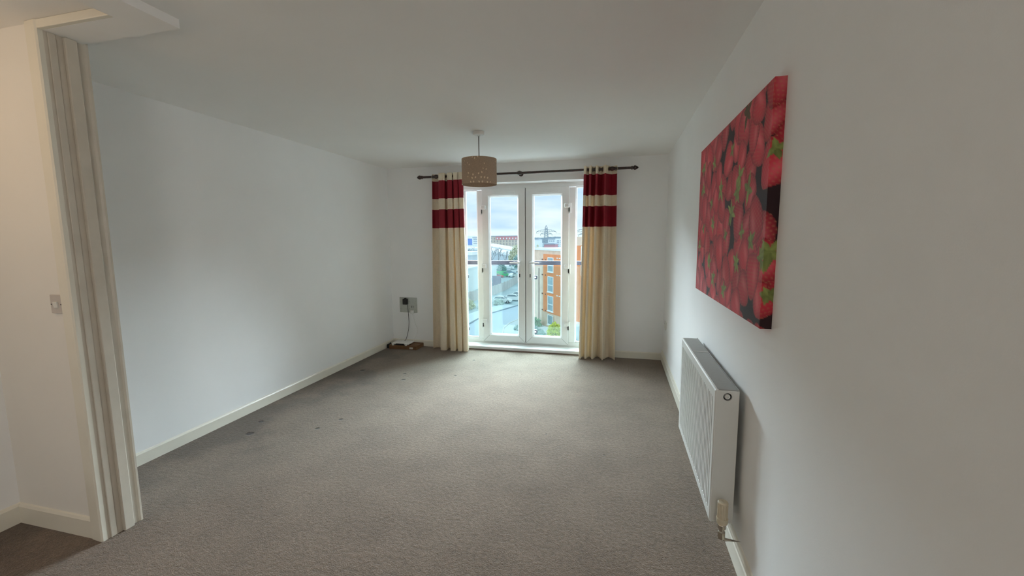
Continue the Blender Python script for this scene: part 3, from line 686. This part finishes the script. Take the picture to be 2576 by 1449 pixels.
# brick flats: local x runs along the wall (left corner at 0), local y goes away behind it
def wall_frame(p0, p1):
    d = Vector((p1[0] - p0[0], p1[1] - p0[1], 0)); return math.atan2(d.y, d.x), d.length
ang, ln = wall_frame((-14.6, 69.9), (-7.6, 60.8))
fb = thing('brick_flats', (-14.6, 69.9, ZG), 'four storey pale and orange brick flats with one column of white windows', 'building', rz=ang)
b = MB(); b.box((0, 0, 0), (12.2, 8, 12.15)); b.build('walls', BRICKP, fb, local=True)
b = MB(); b.box((5.65, -.10, 2.5), (12.2, .0, 11.55)); b.build('orange_panel', BRICKO, fb, local=True)
b = MB(); b.box((-.15, -.2, 12.15), (12.25, 8.1, 12.45)); b.build('parapet', WHITER, fb, local=True)
b = MB(); b.tube([(4.1, -.08, 0), (4.1, -.08, 9.3)], .08, 8); b.build('drainpipe', DRAIN, fb, local=True)
def flat_window(x, z0, z1, w_, two=True):
    b = MB(); b.frame(x - w_ / 2, x + w_ / 2, z0, z1, [(0, -.20), (.10, -.20), (.10, -.08), (0, -.08)])
    if two: b.box((x - w_ / 2 + .09, -.20, z0 + (z1 - z0) * .42), (x + w_ / 2 - .09, -.10, z0 + (z1 - z0) * .42 + .12))
    b.box((x - w_ / 2 - .12, -.26, z0 - .12), (x + w_ / 2 + .05, -.08, z0)); f = b.build('window', WHITER, fb, local=True)
    b = MB(); b.box((x - w_ / 2 + .08, -.14, z0 + .08), (x + w_ / 2 - .08, -.11, z1 - .08)); b.build('pane', WINGL, f, local=True)
for z0, z1, tw in ((8.9, 11.1, True), (5.8, 8.2, True), (2.85, 5.2, True), (.7, 2.25, False)): flat_window(8.1, z0, z1, 1.75, tw)
for z in (10.6, 8.2, 5.2, 2.6):
    for x in (5.2, 6.35): b = MB(); b.box((x, -.16, z), (x + .2, -.0, z + .2)); b.build('wall_vent', DRAIN, fb, local=True)
for z in (11.0, 8.45, 5.4):
    for x in (9.9, 10.6): b = MB(); b.box((x, -.14, z), (x + .4, -.0, z + .14)); b.build('air_brick', WHITER, fb, local=True)
# taller wing nearer the balcony
p0 = at(1440, 600, 58.0); 
ang2, ln2 = wall_frame((-7.0, 58.4), (2.0, 52.0))
tw = thing('brick_tower', (-7.0, 58.4, ZG), 'taller orange brick block seen through the narrow side light', 'building', rz=ang2)
b = MB(); b.box((.7, 0, 2.6), (16, 4, 14.05)); b.build('walls', BRICKO, tw, local=True)
b = MB(); b.box((.67, -.06, 13.0), (16, 4, 14.15)); b.build('pale_band', BRICKP, tw, local=True)
b = MB(); b.box((2.95, -.12, 9.0), (3.2, 0, 12.9)); b.build('window_jamb', WHITER, tw, local=True)
b = MB(); b.box((.8, .3, 0), (16, 4, 2.6)); b.build('ground_storey', WHITER, tw, local=True)
b = MB(); b.box((.6, -1.4, 2.35), (6, .3, 2.65)); b.build('entrance_canopy', WHITER, tw, local=True)
b = MB(); b.box((2.55, .18, .5), (2.85, .3, 1.4)); b.build('door_pull', KERB, tw, local=True)

FOL = {k: mat('foliage_' + k, c, .8, var=.25, scale=2) for k, c in dict(green=(.26, .50, .28), yellow=(.72, .78, .16), teal=(.46, .64, .62), olive=(.74, .76, .60), grey=(.62, .72, .68)).items()}
def bush(name, c, size, key, label, cat='shrub', n=260, seed=1, lf=.22):
    """A rounded heap of leaf clumps over a twig core."""
    rng = random.Random(seed); t = thing(name, (c[0], c[1], c[2]), label, cat)
    b = MB()
    for i in range(n):
        u, v_ = rng.uniform(0, 2 * PI), rng.uniform(-.1, 1); r = rng.uniform(.6, 1.0)
        k = math.sqrt(max(0, 1 - v_ * v_)); p = Vector((c[0] + size[0] * r * k * math.cos(u), c[1] + size[1] * r * k * math.sin(u), c[2] + .05 + max(0, size[2] * r * v_)))
        q = Matrix.Rotation(rng.uniform(0, 6), 3, 'Z') @ Matrix.Rotation(rng.uniform(-1, 1), 3, 'X'); s = lf * rng.uniform(.6, 1.4)
        for a in (0, 1.3): 
            qq = q @ Matrix.Rotation(a, 3, 'Y'); b.face([p + qq @ Vector(d) * s for d in ((-1, 0, 0), (0, -.5, .15), (1, 0, 0), (0, .5, .15))])
    b.build('foliage', FOL[key], t)
    b = MB()
    for i in range(7):
        a = rng.uniform(0, 2 * PI); b.tube([(c[0], c[1], c[2]), (c[0] + size[0] * .6 * math.cos(a), c[1] + size[1] * .6 * math.sin(a), c[2] + size[2] * .7)], .03, 5)
    b.build('stems', DRAIN, t); return t
bush('shrub', (-12.5, 64.7, ZG + .12), (1.1, 1.1, 1.5), 'green', 'clipped green hedge shrub at the brick flats left corner', seed=2, n=420)
bush('shrub', (-8.5, 59.2, ZG + .12), (1.15, 1.0, 1.8), 'yellow', 'bright yellow-green bush against the brick flats wall', seed=3, n=420)
bush('shrub', (-13.3, 61.8, ZG + .12), (1.9, 1.5, .9), 'teal', 'low grey-green ground shrub before the brick flats', seed=4, n=520)
bush('shrub', (-10.9, 59.0, ZG + .12), (1.0, 1.2, .7), 'teal', 'low grey-green ground shrub between pale kerb and yellow bush', seed=5, n=420)
bush('hedge_shrub', (-24.2, 85.2, ZG + .1), (1.1, 1.1, 1.2), 'grey', 'rounded grey hedge shrub in front of the nearest white car', seed=6, n=420)
bush('hedge_shrub', (-26.0, 80.6, ZG + .1), (1.1, 2.4, 1.4), 'grey', 'loose grey hedge shrub next to the pavement, beyond the left door leaf', seed=7, n=420)
bush('hedge_shrub', (-27.6, 85.4, ZG + .1), (1.0, 1.4, 2.3), 'teal', 'tall dark shrub beside the nearest white car', seed=8, n=420)
bush('bank_shrub', (-29.6, 79.0, ZG + .1), (1.9, 4.0, 2.0), 'olive', 'scrubby olive bank shrub under the fence in the narrow left pane', seed=9, n=520)

# fence and warehouse
FEN = mat('weathered_fence', (0.62, 0.58, 0.56), 0.8, var=0.10, scale=.8)
FEN2 = mat('dark_fence', (0.34, 0.32, 0.40), 0.8, var=0.10, scale=.8)
fn = thing('panel_fence', (-30.5, 100, ZG), 'weathered grey panel fence running behind the parked white cars', 'fence')
fpts = [(-33.0, 80.0), (-31.6, 88), (-30.2, 96), (-29.6, 104), (-29.5, 113), (-30.0, 121), (-30.8, 130), (-31.6, 140)]
for (x0, y0), (x1, y1) in zip(fpts, fpts[1:]):
    for k in range(3):
        a = Vector((x0 + (x1 - x0) * k / 3, y0 + (y1 - y0) * k / 3, ZG)); c = Vector((x0 + (x1 - x0) * (k + 1) / 3, y0 + (y1 - y0) * (k + 1) / 3, ZG))
        d = (c - a).normalized(); n = Vector((-d.y, d.x, 0)) * .04; b = MB()
        V = [a - n, c - n, c + n, a + n]
        b.prism([(v.x, v.y) for v in V], 'z', ZG, ZG + 2.3); b.build('fence_panel', FEN, fn)
        b = MB(); b.box((a.x - .08, a.y - .08, ZG), (a.x + .08, a.y + .08, ZG + 2.45)); b.build('post', FEN, fn)
wh = thing('white_warehouse', (-42, 112, ZG), 'big plain white warehouse wall behind the fence at the glass rail', 'building')
b = MB(); b.prism([(-37.6, 96), (-38.4, 133), (-70, 133), (-70, 96)], 'z', ZG, ZG + 6.1); b.build('walls', WHITER, wh)
b = MB(); b.prism([(-37.3, 95.7), (-38.1, 133.3), (-70, 133.3), (-70, 95.7)], 'z', ZG + 6.1, ZG + 6.45); b.build('roof_edge', WHITER, wh)
for x, y, r, h in ((-37.45, 96.5, .16, 6), (-38.1, 125, .12, 4)): b = MB(); b.tube([(x, y, ZG), (x, y, ZG + h)], r, 6); b.build('drainpipe', KERB, wh)
# dark panelled gate posts by the warehouse corner
b = MB(); b.box((-35.4, 118, ZG), (-32.8, 118.3, ZG + 3.2)); b.box((-36.6, 118, ZG), (-35.6, 118.3, ZG + 2.6))
tag(b.build('yard_gate', FEN2, origin=(-34.6, 118, ZG)), 'dark slatted yard gate at the warehouse corner behind the fence', 'gate')

# cars
CARW = mat('white_car_paint', (0.93, 0.96, 0.96), 0.25, var=.02, scale=2, coat=.6)
CARG = mat('green_car_paint', (0.12, 0.62, 0.28), 0.3, var=.05, scale=2, coat=.5)
CARR = mat('red_car_paint', (0.75, 0.16, 0.18), 0.3, var=.05, scale=2, coat=.5)
CARB = mat('blue_grey_car_paint', (0.40, 0.52, 0.62), 0.3, var=.05, scale=2, coat=.5)
CGL = mat('car_glass', (0.20, 0.28, 0.32), 0.1, var=.1, scale=3)
TYRE = mat('tyre_rubber', (0.06, 0.07, 0.08), 0.8)
HUB = mat('wheel_alloy', (0.62, 0.66, 0.68), 0.3, .4)
def car(loc, rz, paint, label, van=False, group=None):
    t = thing('van' if van else 'car', loc, label, 'van' if van else 'car', group, rz)
    Lh, Wd = (2.5, .95) if van else (2.15, .88)
    if van: low = [(-2.5, .35), (2.45, .35), (2.5, .6), (2.45, 1.05), (1.75, 1.2), (-2.5, 1.2)]; cab = [(-2.48, 1.2), (1.75, 1.2), (1.0, 2.05), (-2.4, 2.1)]
    else: low = [(-2.1, .35), (2.1, .32), (2.18, .55), (2.10, .78), (1.2, .95), (-2.05, 1.0), (-2.16, .75)]; cab = [(-1.95, .98), (1.15, .93), (.35, 1.42), (-.2, 1.48), (-1.1, 1.46), (-1.6, 1.3)]
    b = MB(); b.prism(low, 'y', -Wd, Wd)
    A = [b.bm.verts.new((x, -Wd * (.96 if i < 2 else .78), z)) for i, (x, z) in enumerate(cab)]; B = [b.bm.verts.new((x, Wd * (.96 if i < 2 else .78), z)) for i, (x, z) in enumerate(cab)]
    n = len(cab); b.bm.faces.new(A); b.bm.faces.new(B[::-1])
    for i in range(n): b.bm.faces.new((A[i], B[i], B[(i + 1) % n], A[(i + 1) % n]))
    b.build('body', paint, t, local=True)
    g = MB(); cx_ = sum(x for x, z in cab) / n; cz_ = sum(z for x, z in cab) / n
    for s in (-1, 1):
        if van: pts = [(1.5, 1.28), (.95, 1.9), (.2, 1.9), (.2, 1.28)]
        else: pts = [(cx_ + (x - cx_) * .84, cz_ + (z - cz_) * .72) for x, z in cab]
        z0, z1 = cab[0][1], max(z for x, z in cab)
        g.face([(x, s * (Wd * (.96 + (.78 - .96) * (z - z0) / (z1 - z0)) + .02), z) for x, z in pts])
    (xa, za), (xb_, zb) = cab[1], cab[2]
    g.face([(xa + (xb_ - xa) * f + .02, y * Wd * (.9 - .15 * f), za + (zb - za) * f + .02) for f, y in ((.1, -1), (.1, 1), (.92, 1), (.92, -1))])
    g.build('windows', CGL, t, local=True)
    for x in (-1.35, 1.35):
        for s in (-1, 1):
            k = MB(); k.lathe([(0, -.1), (.28, -.1), (.32, -.06), (.32, .06), (.28, .1), (0, .1)], (x, s * (Wd - .06), .32), 'y', 16); wq = k.build('wheel', TYRE, t, local=True)
            k = MB(); k.lathe([(0, -.11), (.18, -.105), (.19, .105), (0, .11)], (x, s * (Wd - .06), .32), 'y', 12); k.build('hub', HUB, wq, local=True)
    return t
for (x, y, rz, lab) in ((-24.3, 88.3, .10, 'nearest white car of the parked row, just above the hedge'), (-22.4, 92.0, .06, 'white car second from the hedge with a visible front wheel'), (-22.0, 96.6, .04, 'third white car of the parked row by the fence'), (-21.6, 101.5, .02, 'farthest white car of the parked row by the fence')):
    car((x, y, ZG + .02), rz, CARW, lab)
def gp(px, py, Y): 
    p = at(px, py, Y); return (p.x, Y, ZG + .01)
car(gp(1266, 700, 150), .2, CARG, 'green van parked beyond the grey fence', van=True)
car(gp(1252, 703, 146), .1, CARR, 'small red car at the warehouse wall end')
car(gp(1292, 702, 150), 1.2, CARW, 'white car parked beside the green van', )
car(gp(1282, 690, 163), .3, CARB, 'blue-grey car parked behind the green van')
car(gp(1258, 686, 170), .2, CARB, 'blue-grey car beside the dark yard tree')
car(gp(1280, 678, 190), .2, CARW, 'white van standing far back in the car park', van=True)
car(gp(1262, 680, 186), 0, CARW, 'white car far back in the car park, under the bare trees')
car(gp(1293, 686, 171), .2, CARW, 'white car far back, close to the meeting stile')

# trees
BARK = mat('bare_twigs', (0.36, 0.38, 0.40), .9, var=.15, scale=3)
def bare_tree(base, h, label, seed, spread=.6):
    rng = random.Random(seed); t = thing('bare_tree', base, label, 'tree'); b = MB()
    def br(p, d, l, r, lev):
        q = p + d * l; b.tube([p, (p + q) / 2 + Vector((rng.uniform(-.1, .1), rng.uniform(-.1, .1), 0)) * l * .4, q], [r, r * .85, r * .65], 5)
        if lev:
            for i in range(3 if lev > 1 else 4):
                nd = (d + Vector((rng.uniform(-1, 1), rng.uniform(-1, 1), rng.uniform(-.3, .7))) * spread).normalized(); br(p + d * l * rng.uniform(.55, 1), nd, l * rng.uniform(.5, .75), r * .6, lev - 1)
    br(Vector(base), Vector((0, 0, 1)), h * .42, h * .022, 4)
    b.build('branches', BARK, t); return t
for i, (px, Y, h, lab) in enumerate(((1236, 205, 11.5, 'bare tree before the pale sheds, next to the leaf hinge side'), (1254, 215, 10.5, 'bare tree before the pale sheds, second along'), (1272, 200, 9.5, 'bare tree before the pale sheds, above the green van'), (1192, 190, 11, 'bare tree in the narrow left pane before the white block'), (1179, 205, 10, 'bare tree in the narrow left pane nearest the curtain'))):
    p = at(px, 640, Y); bare_tree((p.x, Y, ZG), h, lab, 20 + i)
def leafy(px, Y, h, r, key, lab, seed):
    p = at(px, 640, Y); t = bush('tree', (p.x, Y, ZG), (r, r, h), key, lab, 'tree', n=700, seed=seed, lf=r * .16); return t
leafy(1300, 235, 10.5, 5.0, 'olive', 'pale olive tree beside the pale sheds at the meeting stile', 31)
leafy(1262, 158, 4.6, 2.2, 'teal', 'dark conical tree between the parked vehicles', 32)
leafy(1305, 198, 6.5, 3.6, 'teal', 'dense dark tree at the car park side by the meeting stile', 33)
leafy(1350, 150, 13.2 - 1.6, 5.0, 'olive', 'olive tree showing above the brick flats roof', 34)

# far buildings
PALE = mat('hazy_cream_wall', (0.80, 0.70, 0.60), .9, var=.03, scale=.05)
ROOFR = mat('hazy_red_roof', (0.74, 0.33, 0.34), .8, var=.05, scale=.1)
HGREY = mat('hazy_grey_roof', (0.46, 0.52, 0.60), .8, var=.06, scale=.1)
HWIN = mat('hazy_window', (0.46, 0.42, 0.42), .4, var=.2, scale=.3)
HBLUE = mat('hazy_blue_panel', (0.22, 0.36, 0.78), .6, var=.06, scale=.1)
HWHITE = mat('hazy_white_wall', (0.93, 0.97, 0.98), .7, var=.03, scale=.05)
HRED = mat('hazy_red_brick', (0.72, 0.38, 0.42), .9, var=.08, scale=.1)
def X(px, Y): return at(px, 600, Y).x
def Z(py, Y, px=1288): return at(px, py, Y).z
Y = 450
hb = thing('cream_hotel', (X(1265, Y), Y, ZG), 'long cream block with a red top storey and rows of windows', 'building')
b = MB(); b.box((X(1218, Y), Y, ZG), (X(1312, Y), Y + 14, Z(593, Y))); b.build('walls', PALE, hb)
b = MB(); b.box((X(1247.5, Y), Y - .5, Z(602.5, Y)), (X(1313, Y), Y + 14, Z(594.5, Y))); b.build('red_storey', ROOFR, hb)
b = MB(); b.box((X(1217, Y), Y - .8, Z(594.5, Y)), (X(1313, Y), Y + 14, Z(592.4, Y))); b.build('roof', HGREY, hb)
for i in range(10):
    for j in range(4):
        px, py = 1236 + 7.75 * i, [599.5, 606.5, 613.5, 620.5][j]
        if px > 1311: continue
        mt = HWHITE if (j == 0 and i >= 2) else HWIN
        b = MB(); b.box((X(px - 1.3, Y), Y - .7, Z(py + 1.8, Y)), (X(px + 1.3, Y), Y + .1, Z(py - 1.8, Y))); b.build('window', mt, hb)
Y = 420
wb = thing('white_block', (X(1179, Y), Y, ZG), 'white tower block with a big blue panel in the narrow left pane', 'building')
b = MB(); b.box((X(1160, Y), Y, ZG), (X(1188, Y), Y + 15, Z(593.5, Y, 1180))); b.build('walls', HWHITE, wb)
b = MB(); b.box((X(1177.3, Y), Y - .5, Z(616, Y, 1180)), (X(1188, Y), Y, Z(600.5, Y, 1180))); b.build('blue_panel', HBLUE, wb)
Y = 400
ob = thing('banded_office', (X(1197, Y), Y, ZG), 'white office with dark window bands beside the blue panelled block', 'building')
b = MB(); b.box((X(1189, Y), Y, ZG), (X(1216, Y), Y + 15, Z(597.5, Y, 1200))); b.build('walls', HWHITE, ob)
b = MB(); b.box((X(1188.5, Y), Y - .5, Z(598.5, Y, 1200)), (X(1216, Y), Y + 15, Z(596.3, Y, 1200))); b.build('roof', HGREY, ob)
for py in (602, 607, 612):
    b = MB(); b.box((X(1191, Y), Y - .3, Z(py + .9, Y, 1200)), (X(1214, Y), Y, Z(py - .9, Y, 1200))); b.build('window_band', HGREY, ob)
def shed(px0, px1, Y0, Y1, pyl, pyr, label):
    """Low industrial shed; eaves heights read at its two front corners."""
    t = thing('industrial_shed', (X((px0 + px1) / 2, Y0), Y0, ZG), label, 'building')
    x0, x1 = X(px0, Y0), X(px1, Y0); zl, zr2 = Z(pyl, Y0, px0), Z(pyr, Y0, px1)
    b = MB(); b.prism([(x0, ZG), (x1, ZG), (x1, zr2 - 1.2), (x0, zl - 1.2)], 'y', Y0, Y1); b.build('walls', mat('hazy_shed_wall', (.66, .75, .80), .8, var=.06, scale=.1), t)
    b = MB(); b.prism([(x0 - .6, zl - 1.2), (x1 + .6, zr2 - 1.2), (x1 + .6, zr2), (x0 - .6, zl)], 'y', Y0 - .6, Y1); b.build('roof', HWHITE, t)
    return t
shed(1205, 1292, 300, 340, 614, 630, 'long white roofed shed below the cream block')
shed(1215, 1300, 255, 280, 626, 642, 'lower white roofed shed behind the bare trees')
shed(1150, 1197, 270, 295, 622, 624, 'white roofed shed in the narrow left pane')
t = shed(1150, 1184, 150, 165, 634, 634, 'small white flat roofed hut above the handrail by the curtain')
Y = 300
o2 = thing('white_office', (X(1415, Y), Y, ZG), 'white office with grids of grey windows behind the flats roof', 'building')
b = MB(); b.box((X(1397, Y), Y, ZG), (X(1445, Y), Y + 20, Z(600, Y, 1410))); b.build('walls', HWHITE, o2)
for py in (605.5, 609.5, 614, 619):
    for k in range(5):
        px = 1401 + k * 8.2; b = MB(); b.box((X(px, Y), Y - .2, Z(py + 1.2, Y, 1410)), (X(px + 5.6, Y), Y, Z(py - 1.0, Y, 1410))); b.build('window', HGREY, o2)
Y = 340
o3 = thing('white_terrace', (X(1388, Y), Y, ZG), 'low white building between pylon and white office', 'building')
b = MB(); b.box((X(1379, Y), Y, ZG), (X(1397, Y), Y + 12, Z(602, Y, 1388))); b.build('walls', HWHITE, o3)
b = MB(); b.box((X(1378.5, Y), Y - .4, Z(602.4, Y, 1388)), (X(1397, Y), Y + 12, Z(600, Y, 1388))); b.build('roof', HGREY, o3)
for k in range(3): b = MB(); b.box((X(1381.5 + k * 5, Y), Y - .3, Z(608, Y, 1388)), (X(1384.5 + k * 5, Y), Y, Z(605, Y, 1388))); b.build('window', HGREY, o3)
Y = 320
o4 = thing('white_house', (X(1350, Y), Y, ZG), 'white gabled house by the meeting stile, behind the olive tree', 'building')
b = MB(); b.box((X(1335, Y), Y, ZG), (X(1357, Y), Y + 12, Z(602.5, Y, 1350))); b.build('walls', HWHITE, o4)
b = MB(); b.prism([(X(1334, Y), Z(602.5, Y, 1350)), (X(1358, Y), Z(602.5, Y, 1350)), (X(1352, Y), Z(600.5, Y, 1350)), (X(1340, Y), Z(600.5, Y, 1350))], 'y', Y - .5, Y + 12); b.build('roof', HGREY, o4)
Y = 200
o5 = thing('red_house', (X(1378, Y), Y, ZG), 'dull red brick house just above the flats roof line', 'building')
b = MB(); b.box((X(1369, Y), Y, ZG), (X(1397, Y), Y + 9, Z(615, Y, 1380))); b.build('walls', HRED, o5)
b = MB(); b.prism([(X(1368, Y), Z(615, Y, 1380)), (X(1398, Y), Z(615, Y, 1380)), (X(1394, Y), Z(611.5, Y, 1380)), (X(1372, Y), Z(611.5, Y, 1380))], 'y', Y - .4, Y + 9); b.build('roof', HGREY, o5)
# hills on the horizon
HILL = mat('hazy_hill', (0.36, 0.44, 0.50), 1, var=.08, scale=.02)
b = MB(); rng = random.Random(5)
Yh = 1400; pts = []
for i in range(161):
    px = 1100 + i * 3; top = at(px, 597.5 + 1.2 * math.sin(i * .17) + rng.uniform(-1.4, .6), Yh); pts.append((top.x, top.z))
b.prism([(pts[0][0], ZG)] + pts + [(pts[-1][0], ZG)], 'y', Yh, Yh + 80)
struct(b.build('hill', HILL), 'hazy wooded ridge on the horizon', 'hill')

# pylons
PYL = mat('hazy_steel_lattice', (0.34, 0.40, 0.46), .7)
def pylon():
    Y = 400.0; base = at(1374, 600, Y)
    t = thing('pylon', (base.x, Y, ZG), 'grey lattice electricity pylon standing behind the flats roof', 'pylon')
    def half(z): 
        k = (z - ZG) / 26.5
        return 2.6 * (1 - k) ** 1.1 + .75 * (1 if k < .93 else (1 - k) / .07)
    top = Z(567, Y, 1374); zs = [ZG + (top - ZG) * k / 12 for k in range(13)]
    b = MB()
    for s in (-1, 1):
        for r in (-1, 1): b.tube([(base.x + s * half(z), Y + r * half(z), z) for z in zs], .19, 4)
    for k in range(12):
        for r in (-1, 1):
            z0, z1 = zs[k], zs[k + 1]
            b.tube([(base.x - half(z0), Y + r * half(z0), z0), (base.x + half(z1), Y + r * half(z1), z1)], .11, 4); b.tube([(base.x + half(z0), Y + r * half(z0), z0), (base.x - half(z1), Y + r * half(z1), z1)], .11, 4)
    b.build('lattice_mast', PYL, t)
    for py, w_, dz in ((577.5, 9.3, 2.0), (585.2, 5.5, 1.2)):
        z = Z(py, Y, 1374)
        for s in (-1, 1):
            b = MB(); b.tube([(base.x, Y, z), (base.x + s * w_ * .55, Y, z - .4), (base.x + s * w_, Y, z - dz)], .20, 5); b.tube([(base.x, Y, z - dz), (base.x + s * w_ * .5, Y, z - dz), (base.x + s * w_, Y, z - dz)], .16, 5)
            for q in range(1, 4): b.tube([(base.x + s * w_ * q / 4, Y, z - .25 * q / 4 * dz), (base.x + s * w_ * (q + .5) / 4, Y, z - dz)], .1, 4)
            arm = b.build('cross_arm', PYL, t)
            b = MB(); b.tube([(base.x + s * w_, Y, z - dz), (base.x + s * w_, Y, z - dz - 1.6)], .18, 5); b.build('insulator', PYL, arm)
    return t
pA = pylon()
pB = copy_tree(pA); p = at(1474, 600, 330); pB.location = (p.x, 330, ZG - 1.5); tag(pB, 'second lattice pylon, arm tips showing above the taller brick block', 'pylon')
b = MB()
for dz, xo in ((0, 9.3), (-3.2, 5.5)):
    for s in (-1, 1):
        a = Vector((pA.location.x + s * xo, 400, Z(577.5, 400, 1374) - 3.4 + dz)); c = Vector((pB.location.x + s * xo, 330, a.z - 1.5))
        b.tube([a + (c - a) * k / 10 - Vector((0, 0, 5 * (k / 10) * (1 - k / 10))) for k in range(11)], .06, 4)
tag(b.build('power_cable', PYL, origin=(pA.location.x, 400, ZG)), 'thin overhead power lines slung between the two lattice pylons', 'cable')
